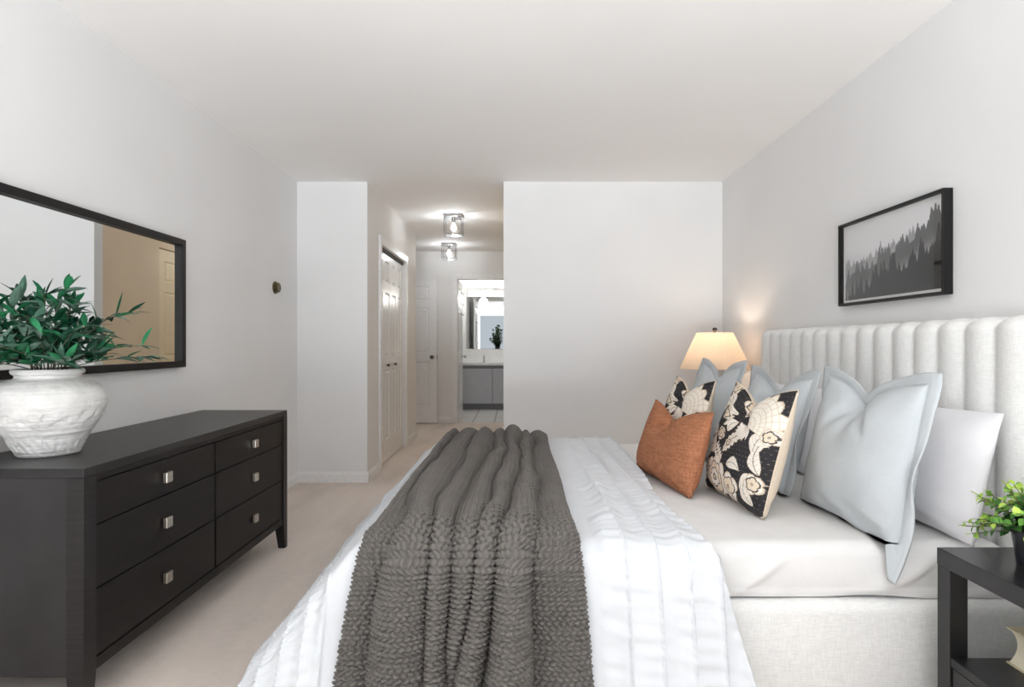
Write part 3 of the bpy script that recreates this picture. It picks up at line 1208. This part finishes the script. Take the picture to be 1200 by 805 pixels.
def pillow(name, label, cat, base, yaw, lean, w, h, t, style, flange=0.0, chop=.10, chop_u=0.0,
           seed=0, group=None, N=72, roll=0.0, deform=None, crease=.03, pinch=.05):
    root = thing(name, label, cat, base, group)
    ps, th, rl = math.radians(yaw), math.radians(lean), math.radians(roll)
    Fv = np.array([-math.cos(ps), -math.sin(ps), 0])
    Wv = np.array([math.sin(ps), -math.cos(ps), 0])
    Uv = np.array([math.cos(ps) * math.sin(th), math.sin(ps) * math.sin(th), math.cos(th)])
    Nv = Fv * math.cos(th) + np.array([0, 0, 1]) * math.sin(th)
    fu, fv = flange / (w / 2), flange / (h / 2)
    base = np.array(base)

    def surf(u, v, side):
        uc, vc = np.clip(u, -1, 1), np.clip(v, -1, 1)
        x = u * w / 2 * (1 - pinch * (1 - vc ** 2) * np.abs(uc) ** 1.5)
        y = v * h / 2 * (1 - pinch * (1 - uc ** 2) * np.abs(vc) ** 1.5)
        prof = (np.maximum(0, 1 - np.abs(uc) ** 2.6) * np.maximum(0, 1 - np.abs(vc) ** 2.6)) ** .55
        z = side * (t / 2 * prof + .0022)
        # fuller towards the bottom
        z = z * (1 - .22 * vc)
        # chop at the top
        g = np.exp(-(np.abs(uc - chop_u) / .42) ** 1.25)
        y = y - chop * g * sstep(-.55, 1.0, vc) ** 1.2
        if side > 0:
            for sg_ in (-1, 1):
                ln = (uc - chop_u) * sg_ - (1.0 - vc) * .55 - .02
                z = z - crease * np.exp(-(ln / .085) ** 2) * sstep(.05, .75, vc) * prof ** .5
            z = z - crease * .8 * np.exp(-((uc - chop_u) / .16) ** 2) * sstep(.1, 1, vc) * prof ** .3
        # soft wrinkles, stronger near the bottom edge and the corners
        cor = np.abs(uc * vc)
        z = z + side * prof * (.004 * wob(uc * 1.2, vc, seed + 1, 4) + .004 * cor * wob(uc * 2.5, vc * 2.5, seed + 2, 6))
        z = z + prof ** .3 * .006 * sstep(-.55, -.95, vc) * np.sin(uc * 9 + vc * 16 + seed)
        if flange:
            out = np.maximum(np.maximum(np.abs(u) - 1, np.abs(v) - 1), 0) / max(fu, fv)
            z = z + .010 * out * wob(u * 1.1, v * 1.1, seed + 4, 5)
            seam = np.maximum(np.abs(u), np.abs(v))
            z = z - side * .003 * np.exp(-((seam - 1) / .02) ** 2)
        if deform is not None:
            x, y, z = deform(u, v, x, y, z)
        c, s_ = math.cos(rl), math.sin(rl)
        yy = y + h / 2
        xr, yr = x * c - yy * s_, x * s_ + yy * c
        Pp = base + xr[..., None] * Wv + yr[..., None] * Uv + z[..., None] * Nv
        Pp[..., 2] = np.where(Pp[..., 1] > MY_0 - .03, np.maximum(Pp[..., 2], MT + .007), Pp[..., 2])
        return Pp

    lim_u, lim_v = 1 + fu, 1 + fv
    k = np.sin(np.linspace(-PI / 2, PI / 2, N))
    if style == 'floral':
        n2 = 230
        k2 = np.linspace(-1, 1, n2)
        a, b_ = np.meshgrid(k2, k2, indexing='ij')
        col = floral(n2, seed).reshape(-1, 3)
        npmesh('front_panel', surf(a, b_, 1).reshape(-1, 3), grid_faces(n2, n2, flip=False), M['floral'], root, True, col)
        a, b_ = np.meshgrid(k, k, indexing='ij')
        npmesh('back_panel', surf(a, b_, -1).reshape(-1, 3), grid_faces(N, N, flip=True), M['tan'], root, True)
    else:
        if flange:
            e = 1 - np.linspace(0, 1, 5) * 1.0
            ku = np.concatenate([-1 - fu * e[:-1], k, 1 + fu * e[:-1][::-1]])
            kv = np.concatenate([-1 - fv * e[:-1], k, 1 + fv * e[:-1][::-1]])
        else:
            ku = kv = k
        a, b_ = np.meshgrid(ku, kv, indexing='ij')
        nn = len(ku)
        V1, V2 = surf(a, b_, 1).reshape(-1, 3), surf(a, b_, -1).reshape(-1, 3)
        f1_, f2_ = grid_faces(nn, nn), grid_faces(nn, nn, nn * nn, True)
        # rim
        idx = np.arange(nn * nn).reshape(nn, nn)
        loop = np.concatenate([idx[:-1, 0], idx[-1, :-1], idx[1:, -1][::-1], idx[0, 1:][::-1]])
        nxt = np.roll(loop, -1)
        rim = np.stack([loop, loop + nn * nn, nxt + nn * nn, nxt], 1)
        VV = np.concatenate([V1, V2])
        FF = np.concatenate([f1_, f2_, rim])
        mat = {'bluegrey': M['bluegrey'], 'rust': M['rust'], 'white': M['white_cotton']}[style]
        if flange:
            cu_ = np.concatenate([a.ravel(), a.ravel()])[FF].mean(1)
            cv_ = np.concatenate([b_.ravel(), b_.ravel()])[FF].mean(1)
            inside = (np.abs(cu_) < 1) & (np.abs(cv_) < 1)

            def sub(mask, nm):
                ff = FF[mask]
                used, inv = np.unique(ff, return_inverse=True)
                npmesh(nm, VV[used], inv.reshape(ff.shape), mat, root, True)
            sub(inside, 'cover')
            sub(~inside, 'flange')
        else:
            npmesh('cover', VV, FF, mat, root, True)
    if style in ('floral', 'rust'):
        # sewn edge piping
        q = np.linspace(-1, 1, 50)
        o1 = np.ones_like(q)
        pu = np.concatenate([q[:-1], o1[:-1], q[::-1][:-1], -o1[:-1]])
        pv = np.concatenate([-o1[:-1], q[:-1], o1[:-1], q[::-1][:-1]])
        pts_ = (surf(pu, pv, 1) + surf(pu, pv, -1)) / 2
        bm = bmesh.new()
        pl = [tuple(p) for p in pts_] + [tuple(pts_[0])]
        tube(bm, pl, .0042, 6)
        obj('edge_seam', bm, M['tan'] if style == 'floral' else M['rust'], root, True)
    return root


SH = 'blue-grey square shams against the headboard'
FL = 'black and cream floral cushions'


def droop(u, v, x, y, z):
    # the near lower corner of the flange slips over the mattress edge
    k = np.clip((u + .25) / 1.35, 0, 1) ** 1.3 * sstep(-.86, -1.10, v)
    kf = sstep(-1.0, -1.12, v)
    z = z + .006 * kf
    return x + .012 * k, y - .072 * k, z + .03 * k


pillow('sleeping_pillow', 'white sleeping pillow leaning on the headboard next to the black side table', 'pillow',
       (1.40, 2.18, MT), 0, 13, .70, .42, .15, 'white', chop=.0, seed=21, crease=0, group='white sleeping pillows')
pillow('sleeping_pillow', 'white sleeping pillow mostly hidden behind the middle blue-grey sham', 'pillow',
       (1.375, 3.16, MT), 0, 13, .70, .42, .17, 'white', chop=.0, seed=22, crease=0, group='white sleeping pillows')
pillow('sham_pillow', 'largest-looking blue-grey flanged pillow in front of the white sleeping pillow', 'pillow',
       (1.165, 2.10, MT), 5, 11, .50, .51, .185, 'bluegrey', .038, .085, -.05, 1, SH, deform=droop, pinch=.03)
pillow('sham_pillow', 'blue-grey flanged pillow directly behind the larger floral cushion', 'pillow',
       (1.08, 2.705, MT), 4, 15, .50, .50, .19, 'bluegrey', .038, .10, 0, 2, SH, pinch=.03)
pillow('sham_pillow', 'blue-grey flanged pillow in front of the lit lamp shade', 'pillow',
       (1.03, 3.30, MT), 4, 12, .50, .52, .20, 'bluegrey', .038, .11, 0, 3, SH, pinch=.03)
pillow('floral_cushion', 'larger-looking black and cream floral cushion with tan back in the centre of the row', 'cushion',
       (.855, 2.36, MT), 4, 16, .50, .48, .17, 'floral', 0, .09, -.05, 5, FL)
pillow('floral_cushion', 'smaller-looking black and cream floral cushion behind the rust cushion', 'cushion',
       (.79, 3.02, MT), 5, 15, .50, .47, .16, 'floral', 0, .09, -.05, 6, FL)
pillow('rust_cushion', 'rust orange woven lumbar cushion at the front of the pillows', 'cushion',
       (.655, 2.70, MT), 8, 16, .62, .36, .16, 'rust', 0, .085, -.1, 7)

# ------------------------------------------------------------------ black side tables
def side_table(x0, y0, y1, x1, label):
    zt = .538
    t = thing('side_table', label, 'side table', ((x0 + x1) / 2, (y0 + y1) / 2, 0), 'black side tables beside the bed')
    obj('table_top', B(x0, x1, y0, y1, zt - .048, zt, .0015), M['black_lacquer'], t)
    lw_ = .05
    for xa in (x0 + .001, x1 - lw_ - .001):
        for ya in (y0 + .001, y1 - lw_ - .001):
            obj('leg', B(xa, xa + lw_, ya, ya + lw_, 0, zt - .0485, .0012), M['black_lacquer'], t)
    obj('shelf', B(x0 + .003, x1 - .003, y0 + lw_ + .0015, y1 - lw_ - .0015, .222, .246, .001), M['black_lacquer'], t)
    obj('drawer', B(x0 + .006, x0 + .024, y0 + lw_ + .005, y1 - lw_ - .005, .03, .218, .001), M['black_lacquer'], t)
    obj('back_panel', B(x1 - .02, x1 - .008, y0 + lw_ + .002, y1 - lw_ - .002, .03, .221, .001), M['black_lacquer'], t)
    for ya in (y0 + .02, y1 - .032):
        obj('side_panel', B(x0 + lw_ + .002, x1 - lw_ - .002, ya, ya + .012, .03, .221, .001), M['black_lacquer'], t)
    return t


st = side_table(1.212, 1.27, 1.72, 1.545, 'black square side table at the near side of the bed holding a small potted plant')
dup(st, (st.location.x, 4.28, 0), 'black square side table under the lit lamp beyond the pillows')

# book on the shelf
bk = thing('book', 'thick cream book lying on the lower shelf of the near black table', 'book', (1.43, 1.55, .246))
bx0, bx1, by0, by1, bz0, bz1 = 1.35, 1.52, 1.40, 1.645, .2465, .345
pr = [(bx1 - .006, bz0 + .004)]
for k in range(11):
    a = k / 10
    pr.append((bx0 + .006 + .022 * math.sin(PI * a) ** .8, bz0 + .004 + (bz1 - bz0 - .008) * a))
pr.append((bx1 - .006, bz1 - .004))
bm = extrude_outline([(x, by0 + .004, z) for x, z in pr], (0, by1 - by0 - .008, 0))
obj('page_block', bm, M['pages'], bk)
cv = [(bx0, bz0), (bx1, bz0), (bx1 + .008, (bz0 + bz1) / 2), (bx1, bz1), (bx0, bz1), (bx0, bz1 - .0036), (bx1 - .004, bz1 - .0036), (bx1 - .004, bz0 + .0036), (bx0, bz0 + .0036)]
obj('cover', extrude_outline([(x, by0, z) for x, z in cv], (0, by1 - by0, 0)), M['book_cover'], bk)


# ------------------------------------------------------------------ plants
def leaf_geo(V, Fc, C, base, direction, normal, L, Wd, curl, color, n=5, shape=.5):
    """a pointed, folded, slightly curling blade appended to the arrays"""
    d = np.array(direction, float)
    d /= np.linalg.norm(d)
    nn = np.array(normal, float)
    s = np.cross(d, nn)
    s /= np.linalg.norm(s) + 1e-9
    nn = np.cross(s, d)
    o = len(V)
    for i in range(n + 1):
        t = i / n
        wv = Wd * math.sin(PI * min(.985, max(.03, t)) ** (shape + .45)) ** .9
        c = np.array(base) + d * L * t - nn * curl * L * t * t
        for q in (-1, 0, 1):
            V.append(c + s * q * wv * .5 + nn * abs(q) * wv * .16)
            C.append(color * (1.12 if q == 0 else 1.0))
    for i in range(n):
        for q in range(2):
            a = o + i * 3 + q
            Fc.append((a, a + 1, a + 4, a + 3))


def olive(cx, cy, z0):
    V, Fc, C = [], [], []
    r = random.Random(5)
    sb = bmesh.new()
    cols = [hexlin(c) for c in ((28, 96, 62), (22, 74, 50), (40, 118, 76), (62, 100, 82), (96, 124, 110), (20, 60, 46))]
    t = thing('olive_branches', 'bunch of dark green leafy olive branches standing in the white vase', 'plant', (cx, cy, z0))
    nb = 29
    for k in range(nb):
        a = 2 * PI * k / nb + r.uniform(-.25, .25)
        reach = r.uniform(.13, .25) if k % 3 else r.uniform(.02, .10)
        hh = r.uniform(.10, .25) if reach > .12 else r.uniform(.23, .31)
        if k in (0, 28):      # long low branch towards the room
            reach, hh, a = .28, .06 + .05 * (k == 0), 0.15 - .2 * (k == 0)
        if k % 4 == 1:
            reach, hh = r.uniform(.10, .19), r.uniform(.03, .10)
        rise = []
        for i in range(9):
            s = i / 8
            x = cx + math.cos(a) * (.035 + reach * s ** 1.2)
            y = cy + math.sin(a) * (.035 + reach * s ** 1.2)
            z = z0 + hh * (s * 1.55 - .55 * s * s * (1 + reach * 1.5))
            x = max(x, XL + .055)
            rise.append((x + r.uniform(-.006, .006), y + r.uniform(-.006, .006), z))
        rise[0] = (cx + math.cos(a) * .03, cy + math.sin(a) * .03, z0 - .16)
        tube(sb, rise, [.0019 - .0001 * i for i in range(9)], 5)
        for i in range(1, 9):
            for j in range(3):
                p0, p1 = Vector(rise[i - 1]), Vector(rise[i])
                p = p0.lerp(p1, r.random()) if i > 1 else p1
                if p.z < z0 + .022:
                    continue
                ax = (p1 - p0).normalized()
                side = Vector((r.uniform(-1, 1), r.uniform(-1, 1), r.uniform(-.5, .9))).normalized()
                d = (ax * r.uniform(.3, .9) + side * .85).normalized()
                if p.z < z0 + .09:
                    d.z = max(d.z, .12)
                if p.x < XL + .11 and d.x < 0:
                    d.x = -d.x
                up = Vector((r.uniform(-.5, .5), r.uniform(-.5, .5), 1))
                leaf_geo(V, Fc, C, p, d, up, r.uniform(.055, .088), r.uniform(.018, .026), r.uniform(-.15, .4), cols[r.randrange(len(cols))] * r.uniform(.8, 1.1))
        leaf_geo(V, Fc, C, rise[-1], Vector(rise[-1]) - Vector(rise[-2]), (0, 0, 1), .06, .014, .2, cols[k % 3])
    obj('stems', sb, M['stem'], t, True)
    npmesh('foliage', np.array(V), Fc, M['leaf'], t, True, np.array(C))
    return t


VX, VYc, VZ = -1.564, 2.0, DT
vase = thing('vase', 'wide white washed clay vase with carved wave bands on the dresser', 'vase', (VX, VYc, VZ))
prof = [(.002, .0), (.083, .0), (.088, .004), (.092, .016), (.100, .035), (.113, .060), (.129, .085), (.143, .110), (.155, .137),
        (.163, .165), (.165, .185), (.161, .205), (.150, .222), (.132, .237), (.110, .248), (.094, .253), (.090, .258), (.091, .263),
        (.098, .268), (.101, .275), (.099, .282), (.094, .284), (.086, .281), (.081, .270), (.078, .25), (.10, .235), (.14, .20), (.148, .17), (.11, .09), (.06, .03), (.002, .026)]
# resample finer for the carved relief
pp = []
for (r0, h0), (r1, h1) in zip(prof, prof[1:]):
    for k in range(4):
        pp.append((r0 + (r1 - r0) * k / 4, h0 + (h1 - h0) * k / 4))
pp.append(prof[-1])
nseg = 180
ang = np.linspace(0, 2 * PI, nseg, endpoint=False)
V = []
outer_n = int(4 * 21)
for i, (r_, h_) in enumerate(pp):
    rr = np.full(nseg, r_)
    if i < outer_n and r_ > .05:
        # wave band and leafy foot band carved in relief
        b1 = math.exp(-((h_ - .125) / .020) ** 2)
        w1 = np.abs(np.sin(ang * 9 + 60 * (h_ - .125) * np.sign(np.sin(ang * 9)))) ** .7
        b2 = math.exp(-((h_ - .042) / .024) ** 2)
        w2 = np.abs(np.sin(ang * 13 + (h_ - .04) * 75))
        rr = rr + b1 * (.0062 * (w1 - .4) + .0024 * wob(ang * 14, np.full(nseg, h_ * 300), 61, 2)) \
            + b2 * (.0050 * (w2 - .4) + .002 * wob(ang * 16, np.full(nseg, h_ * 300), 63, 2))
        for hz in (.150, .098, .078, .165):
            rr = rr + .0022 * math.exp(-((h_ - hz) / .0025) ** 2)
        rr = rr + .0012 * wob(np.cos(ang) * 3, np.sin(ang) * 3 + h_ * 40, 65, 2)
    V.append(np.stack([VX + rr * np.cos(ang), VYc + rr * np.sin(ang), np.full(nseg, VZ + h_)], 1))
V = np.concatenate(V)
i = np.arange(len(pp) - 1)[:, None]
j = np.arange(nseg)[None, :]
a = (i * nseg + j).ravel()
b = (i * nseg + (j + 1) % nseg).ravel()
fs = [tuple(q) for q in np.stack([a, b, b + nseg, a + nseg], 1)]
fs.append(tuple(range(nseg - 1, -1, -1)))
fs.append(tuple((len(pp) - 1) * nseg + q for q in range(nseg)))
npmesh('body', V, fs, M['ceramic'], vase)
olive(VX, VYc, VZ + .275)


def bushy(cx, cy, z0, R, hgt, name, label, nsp, leaf_cols, leafL, seed, pot=None, cat='plant', roundness=.9, elmin=.05):
    r = random.Random(seed)
    t = thing(name, label, cat, (cx, cy, z0 - (pot[2] if pot else 0)))
    if pot:
        r0, r1, ph = pot
        bm = bmesh.new()
        zb = z0 - ph
        lathe(bm, cx, cy, [(r0, zb), (r1 - .002, zb + ph - .012), (r1 + .003, zb + ph - .010), (r1 + .003, zb + ph), (r1 - .004, zb + ph), (r1 - .006, zb + ph - .02), (.002, zb + ph - .02)], 40)
        obj('pot', bm, M['pot'] if pot[0] < .07 else M['white_gloss'], t, angle=35)
    V, Fc, C = [], [], []
    sb = bmesh.new()
    cols = [hexlin(c) for c in leaf_cols]
    for k in range(nsp):
        a = r.uniform(0, 2 * PI)
        el = r.uniform(elmin, 1.45)
        L = R * r.uniform(.75, 1.08)
        d = Vector((math.cos(a) * math.cos(el), math.sin(a) * math.cos(el), math.sin(el) * hgt / R))
        pts_ = []
        for i in range(7):
            s = i / 6
            p = Vector((cx, cy, z0 - .01)) + d * L * s + Vector((0, 0, -.03 * s * s * math.cos(el)))
            p += Vector((r.uniform(-1, 1), r.uniform(-1, 1), r.uniform(-1, 1))) * .003
            p.x = min(p.x, XR - .02)
            p.y = min(p.y, YB - .065)
            pts_.append(p)
        tube(sb, pts_, .0013, 4)
        for i in range(1, 7):
            ax = (pts_[i] - pts_[i - 1]).normalized()
            for j in range(2):
                sd = Vector((r.uniform(-1, 1), r.uniform(-1, 1), r.uniform(-1, 1)))
                sd = (sd - ax * sd.dot(ax)).normalized()
                dd = (sd + ax * .5).normalized()
                tip = i / 6
                c = cols[min(len(cols) - 1, int(tip * tip * len(cols) * r.uniform(.5, 1.25)))] * r.uniform(.85, 1.12)
                q = leafL * r.uniform(.75, 1.15) * (1.1 - .35 * tip)
                leaf_geo(V, Fc, C, pts_[i].lerp(pts_[i - 1], r.random() * .8), dd, (ax + Vector((0, 0, .6))).normalized(), q, q * roundness, r.uniform(-.1, .3), c, 4, .45)
        leaf_geo(V, Fc, C, pts_[-1], ax, (0, .3, 1), leafL * .7, leafL * .5, .1, cols[-1], 4)
    obj('stems', sb, M['stem'], t, True)
    npmesh('foliage', np.array(V), Fc, M['leaf'], t, True, np.array(C))
    return t


bushy(1.385, 1.585, .630, .165, .165, 'potted_plant', 'small bright green leafy plant in a black pot on the near side table', 62,
      ((44, 88, 40), (62, 112, 46), (92, 146, 56), (132, 176, 72), (176, 205, 92)), .026, 3, pot=(.045, .058, .091))
# stand-in on the backsplash ledge for a plant reflected in the mirror
bushy(-.33, YB - .10, 1.075, .13, .36, 'reflection_plant', 'leafy dark green plant added as a stand-in for the bathroom mirror reflection', 46,
      ((24, 44, 28), (36, 62, 38), (48, 76, 46)), .05, 9, pot=(.036, .042, .044), roundness=.6, elmin=.4)

# ------------------------------------------------------------------ framed print on the right wall
pic = thing('framed_print', 'black-framed black and white misty forest print on the right wall', 'picture', (XR, 2.66, 1.314))
PY0, PY1, PZ0, PZ1, PX = 2.288, 3.036, 1.314, 1.722, XR - .040
obj('picture_frame', ring_frame('x', PX, XR - .001, PY0, PY1, PZ0, PZ1, .012), M['black_frame'], pic)
obj('mat_board', B(XR - .016, XR - .012, PY0 + .011, PY1 - .011, PZ0 + .011, PZ1 - .011), M['mat_board'], pic)


def forest(nx, nz):
    r = np.random.default_rng(4)
    a, z = np.meshgrid(np.linspace(0, 1, nx), np.linspace(0, 1, nz), indexing='ij')   # a: left (far) -> right (near)
    g = .93 - .12 * (1 - z) + .03 * wob(a * 2, z * 3, 71, 3) * .5

    def layer(base, slope, hmin, hmax, tone, fade, count, seed):
        nonlocal g
        rr = np.random.default_rng(seed)
        ridge = base + slope * a + .022 * wob(a, a * 0, seed, 9)
        top = ridge - .015
        for k in range(count):
            x0 = rr.uniform(0, 1)
            hh = hmin + (hmax - hmin) * rr.uniform(0, 1) ** 2.2
            bz = base + slope * x0 - .03
            wd = .009 + hh * rr.uniform(.06, .10)
            q = np.clip(1 - np.abs(a - x0) / wd, 0, 1)
            jag = .82 + .18 * np.abs(np.sin(np.abs(a - x0) / wd * 9))
            top = np.maximum(top, np.where(q > 0, bz + hh * q ** .85 * jag, 0))
        inside = z < top
        dep = np.clip((ridge + .06 - z) / fade, 0, 1)
        val = tone + (.72 - tone) * sstep(.25, 1.0, dep) * .8 + .03 * wob(a * 2, z * 2, seed + 1, 7)
        g = np.where(inside, val, g)
    layer(.44, .34, .08, .20, .62, .30, 40, 81)
    layer(.24, .56, .10, .30, .36, .46, 60, 82)
    layer(-.06, .56, .12, .38, .13, 9, 66, 83)
    g = np.clip(g, .05, .9)
    lnr = np.where(g <= .04045, g / 12.92, ((g + .055) / 1.055) ** 2.4)
    return np.stack([lnr, lnr, lnr * 1.01], -1)


nx, nz = 460, 240
ay = np.linspace(PY1 - .030, PY0 + .014, nx)
az = np.linspace(PZ0 + .026, PZ1 - .034, nz)
A, Zz = np.meshgrid(ay, az, indexing='ij')
V = np.stack([np.full(A.shape, XR - .0178), A, Zz], -1).reshape(-1, 3)
npmesh('printed_picture', V, grid_faces(nx, nz), M['art'], pic, False, forest(nx, nz).reshape(-1, 3))
obj('glass_pane', B(XR - .030, XR - .0285, PY0 + .0115, PY1 - .0115, PZ0 + .0115, PZ1 - .0115), m_thin_glass('picture_glass', (1, 1, 1), .03), pic)

# ------------------------------------------------------------------ table lamp on the far side table
LX, LY, LZ = 1.415, 4.25, .538
lamp = thing('table_lamp', 'lit table lamp with a cream cone shade behind the far pillows', 'lamp', (LX, LY, LZ))
bm = bmesh.new()
lathe(bm, LX, LY, [(.002, LZ), (.07, LZ), (.072, LZ + .012), (.05, LZ + .022), (.04, LZ + .035), (.075, LZ + .09), (.092, LZ + .15), (.085, LZ + .21),
                   (.055, LZ + .27), (.028, LZ + .31), (.022, LZ + .335), (.024, LZ + .345), (.002, LZ + .346)], 40)
obj('lamp_base', bm, M['dark_wood'], lamp, True)
bm = bmesh.new()
lathe(bm, LX, LY, [(.009, LZ + .3465), (.009, LZ + .43), (.016, LZ + .435), (.016, LZ + .475), (.002, LZ + .476)], 16)
obj('socket', bm, M['dark_metal'], lamp, angle=40)
bm = bmesh.new()
rb_, rt_, zb_, zt_ = .243, .124, .947, 1.203
rings = lathe(bm, LX, LY, [(rb_, zb_), (rb_ - .0035, zb_), (rt_ - .0035, zt_), (rt_, zt_), (rb_, zb_)], 64, False, False)
bmesh.ops.remove_doubles(bm, verts=bm.verts, dist=1e-5)
obj('lamp_shade', bm, M['shade'], lamp, angle=50)
bm = bmesh.new()
for k in range(3):
    a = 2 * PI * k / 3
    tube(bm, [(LX, LY, zt_ - .004), (LX + (rt_ - .003) * math.cos(a), LY + (rt_ - .003) * math.sin(a), zt_ - .006)], .0025, 6)
for sgn in (-1, 1):
    tube(bm, [(LX + sgn * .018, LY, LZ + .44), (LX + sgn * .055, LY, LZ + .50), (LX + sgn * .058, LY, LZ + .57), (LX + sgn * .035, LY, LZ + .64), (LX, LY, zt_ - .002)], .002, 6)
obj('harp', bm, M['dark_metal'], lamp)
bm = bmesh.new()
lathe(bm, LX, LY, [(.008, zt_ - .003), (.009, zt_ + .004), (.006, zt_ + .007), (.015, zt_ + .014), (.018, zt_ + .023), (.014, zt_ + .033), (.002, zt_ + .037)], 20)
obj('finial', bm, M['dark_wood'], lamp, True)
bm = bmesh.new()
lathe(bm, LX, LY, [(.013, LZ + .4765), (.02, LZ + .50), (.03, LZ + .53), (.028, LZ + .555), (.015, LZ + .572), (.001, LZ + .575)], 20)
obj('bulb', bm, m_emit('warm_bulb_glass', (255, 214, 170), 4), lamp, True)
L = point_light('lamp_light', (0, 0, 0), 3.6, (1.0, .80, .61), .03)
L.parent = lamp
L.location = (0, 0, .60)
